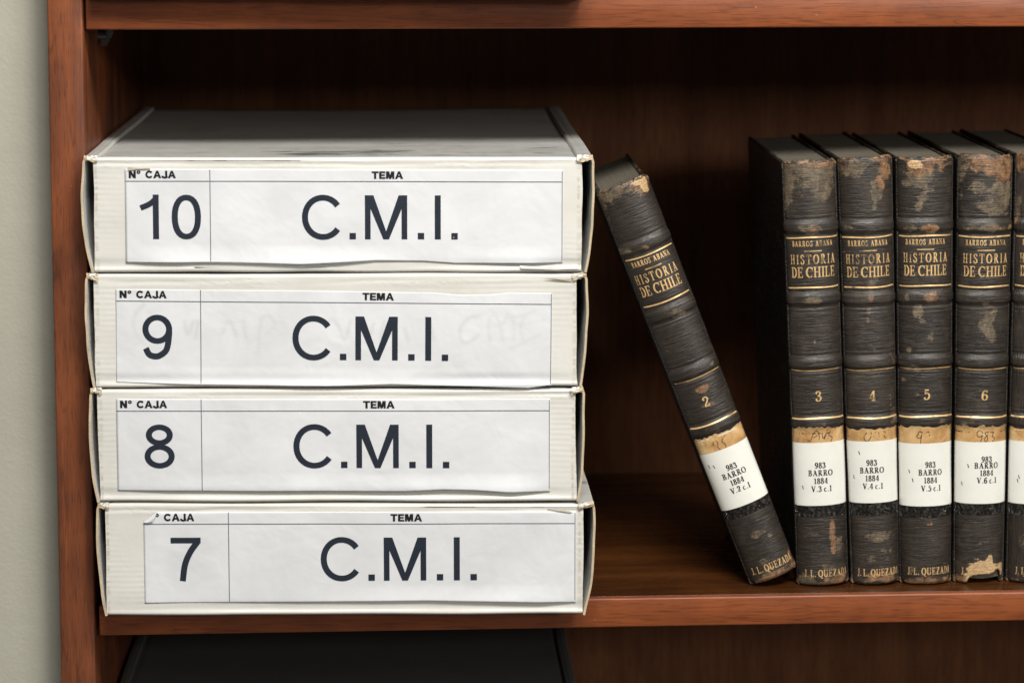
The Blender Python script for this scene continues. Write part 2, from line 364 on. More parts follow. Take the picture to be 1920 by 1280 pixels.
def serif(K, N):
    def st(x, y0=0, y1=1, k=K, w=.14, top=True, bot=True):
        o = [R(x-k/2, y0, x+k/2, y1)]
        if bot: o.append(R(x-k/2-w*.75, y0, x+k/2+w*.75, y0+N))
        if top: o.append(R(x-k/2-w*.75, y1-N, x+k/2+w*.75, y1))
        return o
    def ln(x0, y0, x1, y1, k): return ('s', [np.array((x0, y0)), np.array((x1, y1))], k, k)
    up = S([(.17, 1-N/2), (.42, .975), (.56, .77), (.42, .53), (.17, .52)], K, N)
    G = {
     'B': (.74, st(.19)+[up, S([(.17, .52), (.46, .51), (.61, .27), (.46, .035), (.17, N/2)], K, N)]),
     'A': (.90, [ln(.16, 0, .45, 1, N*1.2), ln(.42, 1, .73, 0, K), R(.26, .30, .62, .30+N), R(.02, 0, .30, N), R(.56, 0, .90, N)]),
     'R': (.84, st(.19)+[up, ln(.38, .52, .68, .03, K), R(.60, 0, .84, N)]),
     'O': (.86, [A(.43, .5, .36, .47, 0, 360, k=K, n=N)]),
     'Q': (.86, [A(.43, .5, .36, .47, 0, 360, k=K, n=N), S([(.38, .10), (.52, -.02), (.66, -.18), (.84, -.14)], N*1.6)]),
     'S': (.62, [S([(.53, .76), (.44, .93), (.28, .975), (.12, .88), (.12, .70), (.30, .54), (.48, .40), (.54, .22), (.42, .06), (.26, .02), (.12, .09), (.07, .26)], K*.85, N*1.3), R(.515, .72, .56, .98), R(.05, .02, .095, .3)]),
     'N': (.90, st(.16, k=N*1.2, w=.16)+st(.74, k=N*1.2, w=.16, bot=False)+[ln(.14, 1, .74, .02, K)]),
     'H': (.92, st(.2)+st(.72)+[R(.2, .48, .72, .48+N)]),
     'I': (.40, st(.2)),
     'T': (.78, st(.39, top=False)+[R(.04, 1-N, .74, 1), R(.03, .74, .03+N, 1), R(.75-N, .74, .75, 1)]),
     'D': (.86, st(.19)+[S([(.19, 1-N/2), (.48, .95), (.70, .72), (.72, .5), (.70, .28), (.48, .05), (.19, N/2)], K, N)]),
     'E': (.74, st(.19)+[R(.19, 0, .68, N), R(.19, 1-N, .66, 1), R(.19, .48, .5, .48+N), R(.66-N, .76, .66, 1), R(.69-N, 0, .69, .25), R(.5-N/2, .38, .5+N/2, .64)]),
     'C': (.82, [A(.46, .5, .38, .47, 48, 312, k=K, n=N), R(.72, .66, .72+N, .98)]),
     'L': (.72, st(.19)+[R(.19, 0, .66, N), R(.67-N, 0, .67, .28)]),
     'U': (.86, st(.19, .25, 1, bot=False)+st(.69, .25, 1, k=N*1.2, bot=False)+[S([(.19, .32), (.22, .12), (.44, .02), (.64, .12), (.69, .32)], K, N)]),
     'Z': (.74, [R(.08, 1-N, .66, 1), R(.06, 0, .68, N), ln(.60, .96, .13, .04, K), R(.08, .76, .08+N, 1), R(.68-N, 0, .68, .26)]),
     'J': (.50, st(.30, .2, 1, bot=False)+[S([(.30, .25), (.26, .06), (.10, .02), (.05, .16)], K*.8, N*1.4)]),
     'V': (.86, [ln(.16, 1, .46, 0, K), ln(.43, 0, .72, 1, N*1.2), R(.0, 1-N, .32, 1), R(.58, 1-N, .86, 1)]),
     'c': (.52, [A(.27, .32, .20, .30, 50, 310, k=K*.85, n=N)]),
     '.': (.28, [('p', arc(.14, .09, .09, .09, 0, 330, n=11))]),
     '1': (.50, st(.27, top=False)+[ln(.27, .96, .10, .84, N*1.4)]),
     '2': (.58, [S([(.09, .74), (.13, .92), (.30, .975), (.46, .86), (.46, .68), (.32, .44), (.10, .14)], K, N*1.3), R(.07, .02, .52, .14), ('p', arc(.13, .74, .08, .08, 0, 330, n=10)), R(.50-N, .02, .52, .28)]),
     '3': (.58, [S([(.08, .80), (.20, .96), (.36, .93), (.44, .76), (.34, .58), (.2, .53)], K, N), S([(.2, .53), (.42, .46), (.49, .26), (.36, .05), (.18, .03), (.07, .18)], K, N), ('p', arc(.11, .78, .07, .07, 0, 330, n=10)), ('p', arc(.12, .2, .08, .08, 0, 330, n=10))]),
     '4': (.60, [R(.33, .0, .33+K, 1), ln(.37, .98, .05, .27, N*1.2), R(.03, .24, .58, .24+N*1.2), R(.22, 0, .58, N)]),
     '5': (.58, [R(.12, .88, .46, 1), R(.12, .55, .12+N, 1), S([(.12, .57), (.30, .66), (.48, .52), (.50, .28), (.38, .06), (.2, .02), (.08, .16)], K, N), ('p', arc(.12, .18, .07, .07, 0, 330, n=10))]),
     '6': (.58, [A(.30, .30, .2, .28, 0, 360, k=K, n=N), S([(.10, .32), (.12, .66), (.26, .90), (.42, .96), (.50, .84)], K, N), ('p', arc(.47, .82, .07, .07, 0, 330, n=10))]),
     '7': (.58, [R(.06, .88, .52, 1), ln(.50, .9, .2, 0, K)]),
     '8': (.58, [A(.29, .76, .16, .21, 0, 360, k=K*.9, n=N), A(.29, .27, .20, .25, 0, 360, k=K*.9, n=N)]),
     '9': (.58, [A(.28, .68, .2, .29, 0, 360, k=K, n=N), S([(.48, .68), (.46, .34), (.32, .10), (.16, .04), (.08, .14)], K, N)]),
    }
    return G
def elements(text, G, sp=.14, space=.4):
    out, x = [], 0
    for ch in text:
        if ch == ' ': x += space; continue
        wd, el = G[ch]
        out.append((x, el)); x += wd+sp
    return out, x-sp
class Ink:
    """collects ribbons in a flat (x, y) frame, then lays them on a surface"""
    def __init__(s): s.q = []
    def poly(s, pts): s.q.append([(float(a), float(b)) for a, b in pts])
    def strip(s, pts, wf):
        n = len(pts); L, Rr = [], []
        closed = n > 4 and np.hypot(*(np.array(pts[0])-np.array(pts[-1]))) < 1e-6
        for i in range(n):
            a = np.array(pts[i-1] if i else (pts[-2] if closed else pts[0])); b = np.array(pts[i+1] if i < n-1 else (pts[1] if closed else pts[-1]))
            d = b-a; l = np.hypot(*d) or 1; d = d/l; w_ = wf(d)/2; nn = np.array((-d[1], d[0]))
            L.append(np.array(pts[i])+nn*w_); Rr.append(np.array(pts[i])-nn*w_)
        for i in range(n-1): s.q.append([tuple(Rr[i]), tuple(Rr[i+1]), tuple(L[i+1]), tuple(L[i])])
        s.brk()
    def brk(s): s.q.append(None)
    def text(s, text, G, x0, y0, h, width=None, sp=.14, space=.4, ax='l', skew=0.0):
        el, W = elements(text, G, sp, space)
        kx = h if width is None else width/W
        if ax == 'c': x0 = x0-W*kx/2
        for ox, es in el:
            for e in es:
                if e[0] == 'p': s.poly([(x0+(ox+a)*kx, y0+b*h) for a, b in e[1]]); s.brk()
                else:
                    k, n = e[2], e[3]
                    s.strip([(x0+(ox+p[0])*kx, y0+p[1]*h) for p in e[1]], lambda d, k=k, n=n: h*(n+(k-n)*abs(d[1])**1.2))
    def build(s, name, surf, mat, parent, step=None):
        """surf(x, y, lift) -> 3-D; polygons wider than step are cut into columns so they follow the curve"""
        V, F, lift = [], [], 0
        for q in s.q:
            if q is None: lift = (lift+1) % 6; continue
            parts = [q]
            if step and len(q) == 4:
                xs = [p[0] for p in q]; n = max(1, int((max(xs)-min(xs))/step))
                if n > 1 and abs(q[0][1]-q[1][1]) < 1e-4 and abs(q[0][0]-q[3][0]) < 1e-4:
                    parts = []
                    for i in range(n):
                        t0, t1 = i/n, (i+1)/n; L = lambda a, b, t: (a[0]+(b[0]-a[0])*t, a[1]+(b[1]-a[1])*t)
                        parts.append([L(q[0], q[1], t0), L(q[0], q[1], t1), L(q[3], q[2], t1), L(q[3], q[2], t0)])
            for p in parts:
                b = len(V); V += [surf(a[0], a[1], lift*4e-6) for a in p]; F.append(list(range(b, b+len(p))))
        return pydata(name, V, F, mat, parent)
SANS = sans(.136); BOLD = sans(.255); SERIF = serif(.15, .065); SERIFB = serif(.165, .07); TIMES = serif(.21, .085)

# ------------------------------------------------------------------ the wall and the bookcase
ZS = 1.091                                   # top of the shelf that carries everything
YF = 0.025                                   # front edge of shelves and side
tag(box('wall', (-1.6, .052, 0), (-.2085, .45, 2.6), M_wall), kind='structure')
tag(box('wall', (-.2085, .345, 0), (1.6, .45, 2.6), M_wall), kind='structure')
bc = tag(empty('bookcase', (-.0, .18, 0)), 'reddish cherry wood bookcase standing against the pale wall', 'bookcase')
def bpart(name, lo, hi, m, bev=.0008):
    lo = (lo[0], lo[1]-.18, lo[2]); hi = (hi[0], hi[1]-.18, hi[2])
    return box(name, lo, hi, m, bc, bev)
bpart('side_panel', (-.2068, YF-.001, .06), (-.1866, .343, 1.95), M_side, .0012)
bpart('side_panel', (.74, YF-.001, .06), (.76, .343, 1.95), M_side, .0012)
bpart('back_panel', (-.1866, .327, .06), (.74, .3425, 1.95), M_back, 0)
def shelf(x0, z0, z1, m):
    sh = bpart('shelf', (x0, YF+.0055, z0+.0001), (.7385, .3265, z1-.0002), M_veneer, .0003)
    b = box('edge_band', (x0, YF-.18, z0), (.7385, YF+.0053-.18, z1), m, sh, .0011)
shelf(-.1842, 1.0735, ZS, M_shelf)
shelf(-.1853, 1.4272, 1.4448, M_shelf2)
shelf(-.1853, .7400, .7575, M_shelf2)
bpart('top_panel', (-.1866, YF, 1.93), (.74, .3265, 1.949), M_shelf)
bpart('plinth', (-.1866, YF+.01, 0.0), (.74, .3265, .06), M_shelf)
# shelf pin under the upper shelf: a clear plastic wedge with its peg
def pin(x, y, z):
    V, F = [], []
    prof = [(0, 0), (.0125, 0), (.0125, -.0045), (.006, -.0135), (0, -.0135)]
    for yy in (-.0045, .0045):
        for a, b in prof: V.append((x+.0012+a*.62, y+yy-.18, z+b))
    n = len(prof); F = [list(range(n))[::-1], list(range(n, 2*n))]+[[i, (i+1) % n, n+(i+1) % n, n+i] for i in range(n)]
    p = pydata('shelf_support', V, F, M_clear, bc)
    bm = bmesh.new(); r = bmesh.ops.create_cone(bm, segments=16, radius1=.0026, radius2=.0026, depth=.012, cap_ends=True)
    for v in bm.verts: v.co = Vector((x+.0015+v.co.z*.6, y-.0065+v.co.x-.18, z-.0065+v.co.y))
    me = bpy.data.meshes.new('peg'); bm.to_mesh(me); bm.free(); link('peg', me, M_clear, p)
pin(-.1866, .094, 1.4272)
# dent in the side where the stain has chipped off
V = [(-.1864, .055-.18, 1.3505+.0055), (-.1864, .0562-.18, 1.3505+.001), (-.1864, .0555-.18, 1.3505-.005), (-.1864, .0540-.18, 1.3505)]
pydata('chip', V, [[0, 1, 2, 3]], M_kraft, bc)

# ------------------------------------------------------------------ archive boxes
def nx(a, n): return np.linspace(a[0], a[1], n)
def skew(x): return .0026-.046*(x+.0406)     # the fronts stand a little askew
DEPTH = .3
M_shade_card = plain('card with painted shade', (.105, .100, .096), .45, .4, bumps=60)  # lower box's card: the compartment's shade is put into its colour
def make_box(name, label, x0, x1, z0, H, offL, offR, seed, yoff=0., crumple=1.0, grime=None, M_card=M_card, M_inner=M_inner):
    xc = (x0+x1)/2; W = x1-x0
    root = tag(empty(name, (xc, 0, z0)), label, 'box', 'white archive boxes in the bookcase')
    wob = Wob(seed, .03); wob2 = Wob(seed+50, .012); edge = Wob(seed+90, .02); wobl = Wob(seed+13, .035)
    def yfront(x, z):
        """local front surface of the card"""
        y = skew(x+xc)+yoff+.00035*wob(x, z)*crumple+.00012*wob2(x, z)
        lv = .55+.45*wobl(x, 0)
        y = y-.0005*lv*np.exp(-((z-.0018)/.0013)**2)+.0008*lv*np.exp(-((z-.0052)/.0026)**2)      # bottom lip
        y = y+.00045*(.5+.5*wobl(x, 1))*np.exp(-((z-(H-.0040+.0004*wob2(x, 3)))/.0012)**2)                                        # crease under the top edge
        return y
    r = .0022
    zs = np.concatenate([nx((.0012, .012), 22), nx((.0128, H-.009), 36), nx((H-.0085, H-r), 16)])
    path = [('b', DEPTH, 0)]+[('b', y, 0) for y in np.linspace(DEPTH*.9, .004, 8)]+[('r', .0012, .0002)]
    path += [('f', 0, z) for z in zs]
    path += [('r', r*(1-math.cos(a)), H-r+r*math.sin(a)) for a in np.linspace(.15, math.pi/2, 8)]
    path += [('t', y, H) for y in np.concatenate([np.linspace(.004, .03, 14), np.linspace(.036, DEPTH, 30)])]+[('t', DEPTH+.001, H-.002), ('t', DEPTH+.001, 0.001)]
    xs = np.linspace(-W/2, W/2, 240)
    P = np.zeros((len(xs), len(path), 3)); sag = Wob(seed+7, .06)
    for j, (k, y, z) in enumerate(path):
        P[:, j, 0] = xs+ (.0004*wob2(z, 0) if k == 'f' else 0)
        if k == 'f': P[:, j, 1] = yfront(xs, z)
        else:
            t = max(0, 1-y/DEPTH); P[:, j, 1] = y+(yfront(xs, H if z > H/2 else 0.0012))*t
        zz = np.full(len(xs), z)
        if z >= H-.0001: zz = zz+.00045*sag(xs, y)-.0011*min(1, max(0, y-.004)/.01)-.0006*ramp01(np.abs(xs), W/2-.006, W/2-.002)
        elif k == 't' or (k == 'r' and z > H/2): zz = zz+.00045*sag(xs, y)
        if z < .003: zz = zz+.00030*(edge(xs, 0)+1.0)*crumple
        P[:, j, 2] = zz
    body = grid('body', P, M_card, root, True, flip=False)
    me = body.data
    at = me.attributes.new('perf', 'FLOAT', 'POINT'); co = P.reshape(-1, 3)
    d = np.abs(np.abs(co[:, 0])-(W/2-.0016)); at.data.foreach_set('value', np.exp(-(d/.0006)**2).astype(np.float32)*(co[:, 1] < .006)*(co[:, 2] > .002))
    fr = (co[:, 1] < .012)
    rim = np.maximum(np.exp(-(co[:, 2]/.0009)**2), .8*np.exp(-((H-co[:, 2])/.0008)**2)*np.exp(-((co[:, 1]-.0022)/.0016)**2))*fr
    rim = np.maximum(rim, np.exp(-((np.abs(co[:, 0])-W/2)/.0007)**2)*fr*.9)
    at = me.attributes.new('rim', 'FLOAT', 'POINT'); at.data.foreach_set('value', rim.astype(np.float32))
    gl = np.exp(-((co[:, 2]-(H-.0045))/.0022)**2)*fr*np.clip(.5+.6*np.sin(co[:, 0]*60+seed), 0, 1)
    at = me.attributes.new('gloss', 'FLOAT', 'POINT'); at.data.foreach_set('value', gl.astype(np.float32))
    gr = np.exp(-((co[:, 0]-grime[0])/.045)**4-((co[:, 1]-grime[1])/.022)**2) if grime else np.zeros(len(co))
    at = me.attributes.new('grime', 'FLOAT', 'POINT'); at.data.foreach_set('value', (gr*(co[:, 2] > H-.004)).astype(np.float32))
    # end caps of the body
    for s_, col in ((0, 0), (1, -1)):
        V = [tuple(p) for p in P[col, :, :]]; c = np.mean(P[col], axis=0); V.append(tuple(c)); n = len(V)-1
        F = [[i, (i+1) % n, n] if s_ else [(i+1) % n, i, n] for i in range(n)]
        pydata('end_panel', V, F, M_card, root)
    # bulging side walls with a rolled rim along the top
    for sgn, off in ((-1, offL), (1, offR)):
        th = .0013; wj = Wob(seed+61+int(sgn), .005); wobx = lambda q_: .00016*float(wj(q_, 0))
        zk = [0, .18, .5, .8, .97]; ok = list(off)+[off[-1]-.0005]
        cv = [(W/2+np.interp(t, [0, .25, .62, .97], off), t*H) for t in np.linspace(0.005, .955, 26)]
        sm = np.array([c_[0] for c_ in cv]); jx = np.array([wobx(c_[1]) for c_ in cv])
        for _ in range(8): sm[1:-1] = (sm[:-2]+sm[1:-1]*2+sm[2:])/4
        cv = [(a_+b_, c_[1]) for a_, b_, c_ in zip(sm, jx, cv)]
        ox = cv[-1][0]
        cv += [(ox-.0003-.0016*(1-math.cos(a)), .955*H+(H*.045+.0004)*math.sin(a)) for a in np.linspace(.3, math.pi/2, 6)]
        cv += [(x, H+.0004+.0002*math.sin(i*1.3)) for i, x in enumerate(np.linspace(ox-.0035, W/2-.0012, 6))]
        cv += [(W/2-.0022, H-.0001), (W/2-.0026, H-.0016)]
        c = np.array(cv); tn = np.gradient(c, axis=0); tn /= np.linalg.norm(tn, axis=1)[:, None]; nrm = np.stack([-tn[:, 1], tn[:, 0]], 1)
        inner = c+nrm*th                                    # towards the box
        loop = np.concatenate([c, inner[::-1]])
        ys = np.concatenate([[0, .0015, .004, .01, .02], np.linspace(.04, DEPTH+.002, 22)])
        n = len(loop); L = np.zeros((len(ys), n, 3)); wr = Wob(seed+11+int(sgn), .05); jag = Wob(seed+31+int(sgn), .0028)
        for i, y in enumerate(ys):
            fade = min(1, y/.06)
            L[i, :, 0] = sgn*(loop[:, 0]+.0007*wr(y, loop[:, 1])*fade)
            L[i, :, 1] = y+(float(skew(xc+sgn*W/2))+yoff)*(1-y/DEPTH)-.0008+(.00035*jag(loop[:, 1], loop[:, 0]) if i == 0 else 0)
            L[i, :, 2] = loop[:, 1]+.0003*wr(y*1.5, 0)*fade*(loop[:, 1] > H*.9)
        idx = np.arange(len(ys)*n).reshape(len(ys), n)
        F, mi = [], []; m = len(c)
        for i in range(len(ys)-1):
            for j in range(n):
                F.append([int(idx[i, j]), int(idx[i, (j+1) % n]), int(idx[i+1, (j+1) % n]), int(idx[i+1, j])]); mi.append(0 if j < m-1 or j == n-1 else 1)
        for j in range(m-1):
            F.append([int(idx[0, j]), int(idx[0, n-1-j]), int(idx[0, n-2-j]), int(idx[0, j+1])]); mi.append(2)
        o = pydata('side_wall', L.reshape(-1, 3), F, [M_card, M_inner, M_kraft], root, True)
        o.data.polygons.foreach_set('material_index', mi); o.data.set_sharp_from_angle(angle=math.radians(55))
        # crumpled tuck tab closing the top front corner
        tx = sgn*(W/2+.0012); rr = random.Random(seed+int(sgn))
        V, F = [], []
        gx, gz = 9, 7
        for a in range(gx):
            for b in range(gz):
                u, v = a/(gx-1), b/(gz-1)
                xx = sgn*(W/2-.0026+u*(off[-1]+.0018)); zz = H+.0008-v*(.0045-.002*u)
                yy = float(skew(xc+sgn*W/2))+yoff-.0009+.0012*(1-v)*u*.6-.0006*math.sin(v*3)+rr.uniform(-.0006, .0006)
                V.append((xx+rr.uniform(-.0003, .0003), yy, zz+rr.uniform(-.0004, .0004)))
        for a in range(gx-1):
            for b in range(gz-1): F.append([a*gz+b, a*gz+b+1, (a+1)*gz+b+1, (a+1)*gz+b])
        cr = pydata('corner_tab', V, F, [M_card, M_kraft], root, True)
        cr.data.polygons.foreach_set('material_index', [1 if (i % (gz-1)) >= gz-3 or i//(gz-1) >= gx-3 or rr.random() < .25 else 0 for i in range(len(F))])
    return root, yfront, xc
def make_label(root, yfront, xc, z0, number, sx, st, sw, sh, rot, seed, lift=1.0, bottom=None, top=None, fold=False, ghost=False, digits=None, k=1.0):
    mm = .0003*k; sw *= k; sh *= k
    """paper glued to the front; (s, t) run from its upper left corner, right and down, in metres"""
    ca, sa = math.cos(rot), math.sin(rot); wv = Wob(seed, .022); wv2 = Wob(seed+3, .045)
    def surf(s, t, up=0.):
        x = sx-xc+s*ca+t*sa; z = (st-z0)-t*ca+s*sa*1.0
        b = np.clip((t/sh-.80)/.2, 0, 1); mid = np.clip(wv2(s, 0)*.6+.55, 0, 1.3)*np.clip(s/.03, 0.12, 1)*np.clip((sw-s)/.02, .1, 1)
        tp = np.clip((.10-t/sh)/.1, 0, 1)*np.clip(wv2(s+.3, 1)*.5, 0, 1)
        y = yfront(x, .5*0+z)-.00022-.00018*(wv(s, t)+1)-b**1.5*mid*.0023*lift-tp*.00015*lift-up
        return x, y, z
    n, m = (420, 110) if ghost else (200, 64)
    s = np.linspace(0, sw, n); T = np.linspace(0, 1, m)
    SS, TT = np.meshgrid(s, T, indexing='ij')
    bot = np.interp(s, *zip(*(bottom or [(0, 0), (1, 0)]))) if bottom else np.zeros(n)
    tpp = np.interp(s, *zip(*(top or [(0, 0), (1, 0)]))) if top else np.zeros(n)
    tt = tpp[:, None]+TT*(sh-bot[:, None]-tpp[:, None])
    X, Y, Z = surf(SS, tt)
    keep = None
    if fold:
        cs = (SS[:-1, :-1]+SS[1:, 1:])/2; ct = (tt[:-1, :-1]+tt[1:, 1:])/2
        keep = (cs/.0078+ct/.0058) > 1
    sheet = grid('label_sheet', np.stack([X, Y, Z], -1), M_paper, root, True, keep)
    if ghost:
        GP = [[(688, 45), (665, 52), (650, 72), (652, 92), (664, 98), (684, 84)], [(706, 92), (704, 60), (712, 46), (724, 58), (730, 92)], [(730, 60), (742, 44), (750, 60), (752, 92)],
              [(744, 50), (772, 44), (790, 36)], [(770, 46), (764, 70), (772, 98)], [(748, 108), (772, 96), (800, 82)], [(52, 30), (36, 50), (34, 76), (46, 98)], [(128, 62), (136, 84), (146, 62)],
              [(150, 94), (154, 62)], [(268, 120), (274, 60), (290, 50), (300, 68), (284, 84)], [(395, 66), (408, 56), (420, 70), (432, 92), (444, 56)], [(500, 90), (506, 60), (516, 84), (528, 58)],
              [(545, 72), (552, 96)], [(586, 50), (594, 74), (600, 92)], [(200, 84), (214, 60), (228, 88)], [(240, 60), (244, 90)], [(466, 60), (476, 90), (486, 64)]]
        gp = np.array([p for st in GP for p in catmull(st, 24)])*.0003
        d2 = np.full(SS.shape, 1.)
        for a in gp: d2 = np.minimum(d2, (SS-a[0])**2+(tt-a[1])**2)
        gat = sheet.data.attributes.new('ghost', 'FLOAT', 'POINT'); gat.data.foreach_set('value', np.exp(-d2/.0013**2).reshape(-1).astype(np.float32))
    sol = sheet.modifiers.new('thickness', 'SOLIDIFY'); sol.thickness = .00012; sol.offset = 1
    if fold:      # dog-eared corner lying over the print
        V = []; F = []
        for i in range(9):
            for j in range(9):
                u, v = i/8, j/8*(1-i/8)
                s_ = .0235*(1-u)*(1-v)+.0095*u+.0*v; t_ = .0*(1-u)+.0
                # triangle (0,.0068) (.0235,0) -> tip folded to (.0055,.0078)
                a = (-.0002, .0060); b = (.0080, -.0002); c = (.0056, .0055)
                w2 = u; w1 = v; w0 = 1-w1-w2
                ps = a[0]*w0+b[0]*w1+c[0]*w2; pt = a[1]*w0+b[1]*w1+c[1]*w2
                lf = .0005+.0011*math.sin(math.pi*min(1, w2*1.2)*.8)
                x, y, z = surf(ps, pt, lf); V.append((x, y, z))
        for i in range(8):
            for j in range(8): F.append([i*9+j, (i+1)*9+j, (i+1)*9+j+1, i*9+j+1])
        pydata('folded_corner', V, F, M_paper, sheet, True)
    sf = lambda a, b, up: surf(a, -b, .00024+up)
    ink = Ink(); ink.text(number, SANS, digits[0]*mm, -132*mm, 83*mm, digits[1]*mm, sp=.29)
    ink.build('number', sf, M_ink, sheet)
    ink = Ink()
    for ch, x, wd in (('C', 330, 73), ('.', 419, 11.5), ('M', 448, 79.5), ('.', 547, 11.5), ('I', 579, 11.5), ('.', 610, 12)):
        ink.text(ch, SANS, x*mm, -132*mm, 83*mm)
    ink.build('lettering', sf, M_ink, sheet)
    ink = Ink(); ink.text('N\u00b0', BOLD, 7*mm, -17.2*mm, 14*mm, 22*mm, sp=.10); ink.text('CAJA', BOLD, 38*mm, -17.2*mm, 14*mm, 57*mm, sp=.06)
    ink2 = Ink(); ink2.text('TEMA', BOLD, 461*mm, -18.0*mm, 14*mm, 59*mm, sp=.07)
    tag(ink2.build('heading', sf, M_inkb, sheet), kind='stuff')
    h = ink
    if fold:
        h = Ink(); q2 = []
        for q in ink.q:
            if q is None or all((p[0]/.0078+(-p[1])/.0058) > 1.04 for p in q): q2.append(q)
        h.q = q2
    tag(h.build('heading', sf, M_inkb, sheet), kind='stuff')
    ink = Ink()
    def hline(y, xa, xb, wd=1.3):
        n_ = 60
        for i in range(n_):
            a, b = xa+(xb-xa)*i/n_, xa+(xb-xa)*(i+1)/n_; ink.poly([(a*mm, -(y+wd/2)*mm), (b*mm, -(y+wd/2)*mm), (b*mm, -(y-wd/2)*mm), (a*mm, -(y-wd/2)*mm)])
        ink.brk()
    def vline(x, ya, yb, wd=1.3):
        n_ = 20
        for i in range(n_):
            a, b = ya+(yb-ya)*i/n_, ya+(yb-ya)*(i+1)/n_; ink.poly([((x-wd/2)*mm, -b*mm), ((x+wd/2)*mm, -b*mm), ((x+wd/2)*mm, -a*mm), ((x-wd/2)*mm, -a*mm)])
        ink.brk()
    Wp, Hp = sw/mm, sh/mm
    hline(23, 0, Wp-2); vline(158.5, 1, Hp-(bottom[1][1]/mm if bottom else 0)-2); vline(Wp-1.4, 3, Hp-6, 1.0)
    ink.build('ruled_lines', sf, M_rule, sheet)
    return sheet, surf
def torn(root, yfront, name, pts, mat, up=.0005, seed=1):
    """a ragged torn flap of card, given in local (x, z)"""
    rr = random.Random(seed); n = len(pts); V = []
    for a, b in pts: V.append((a, float(yfront(a, b))-up-rr.uniform(0, .0006), b))
    c = np.mean(np.array(V), axis=0); V.append((c[0], c[1]-.0005, c[2]))
    return pydata(name, V, [[i, (i+1) % n, n] for i in range(n)], mat, root)
mm = .0003
Hb = .0645
BX = []
specs = [  # name/label, x0, x1, z0, offL(bottom..top), offR, seed
 ('white archive box numbered 7 at the bottom of the stack, with a dog-eared paper label', -.1771, .0962, ZS+.0004, .0661, (.0006, .0035, .0050, .0046), (.0012, .0055, .0072, .0070), 71),
 ('white archive box numbered 8, second from the bottom of the stack', -.1800, .0921, 1.1579, .0662, (.0012, .0042, .0052, .0045), (.0018, .0042, .0052, .0050), 82),
 ('white archive box numbered 9 with faint marker showing through its paper label', -.1808, .0926, 1.2246, .0653, (.0012, .0042, .0054, .0046), (.0026, .0052, .0066, .0062), 93),
 ('white archive box numbered 10 on top of the stack, its greyish lid uncovered', -.1800, .0953, 1.2905, .0664, (.0018, .0055, .0074, .0056), (.0026, .0058, .0072, .0068), 104)]
for lab, x0, x1, z0, h_, oL, oR, sd in specs: BX.append(make_box('archive_box', lab, x0, x1, z0, h_, oL, oR, sd, yoff=-.004, grime=(.005, .030) if sd == 104 else None)+(z0,))
def bot(*pp): return [(a*mm, b*mm) for a, b in pp]
(r7, y7, c7, z7), (r8, y8, c8, z8), (r9, y9, c9, z9), (r10, y10, c10, z10) = BX
make_label(r10, y10, c10, z10, '10', -.1620, 1.3501, 819*mm, 179*mm, math.radians(-.15), 5, 1.0, bot((0, 2), (160, 3), (330, 0), (470, 7), (560, 5), (620, 1), (819, 2)), digits=(25, 116), k=1.004)
make_label(r9, y9, c9, z9, '9', -.1684, 1.2818, 816*mm, 182*mm, math.radians(-.5), 15, .9, bot((0, 5), (150, 2), (400, 1), (520, 5), (660, 2), (780, -1), (816, 4)), bot((0, 1), (330, 1), (600, 3), (650, 7), (700, 6), (740, 2), (816, 2)), ghost=True, digits=(49, 56), k=1.009)
make_label(r8, y8, c8, z8, '8', -.1692, 1.2186, 811*mm, 178*mm, math.radians(-.1), 25, .8, bot((0, 2), (360, 1), (550, 1), (620, 5), (680, 4), (740, 0), (811, 0)), digits=(51, 57), k=1.014)
make_label(r7, y7, c7, z7, '7', -.1550, 1.1527, 807*mm, 175*mm, math.radians(0), 35, .8, bot((0, 0), (300, 2), (540, 4), (807, 0)), fold=True, digits=(50, 56), k=1.021)
# torn card bits
def wpt(c, z, pts): return [(a-c, b-z) for a, b in pts]
torn(r10, y10, 'torn_flap', wpt(c10, z10, [(-.1602, 1.3512), (-.1560, 1.3508), (-.1478, 1.3506), (-.1478, 1.3494), (-.1520, 1.3497), (-.1585, 1.3499), (-.1606, 1.3490)]), M_torn, .0006, 1)
torn(r9, y9, 'torn_flap', wpt(c9, z9, [(.0735, 1.2876), (.0800, 1.2880), (.0888, 1.2874), (.0900, 1.2855), (.0860, 1.2862), (.0790, 1.2868)]), M_torn, .0007, 2)
torn(r7, y7, 'torn_flap', wpt(c7, z7, [(.0760, 1.1542), (.0800, 1.1538), (.0865, 1.1534), (.0905, 1.1522), (.0890, 1.1518), (.0840, 1.1527), (.0762, 1.1533)]), M_torn, .0008, 3)
torn(r10, y10, 'torn_flap', wpt(c10, z10, [(.0600, 1.2948), (.0700, 1.2942), (.0850, 1.2940), (.0930, 1.2955), (.0935, 1.2930), (.0800, 1.2925), (.0610, 1.2933)]), M_card, .0012, 4)
# neighbours above and below
bt, _, _ = make_box('archive_box', 'archive box lying in the compartment below the stack, its card coloured dark for shade', -.1790, .0955, .9520, Hb, (.0012, .0042, .0052, .0045), (.0018, .0042, .0052, .0050), 115, M_card=M_shade_card, M_inner=M_shade_card)
bt, _, _ = make_box('archive_box', 'archive box standing on the upper shelf, seen only by its lower edge', -.1790, .0960, 1.4452, Hb, (.0012, .0042, .0052, .0045), (.0018, .0042, .0052, .0050), 126, yoff=.004)

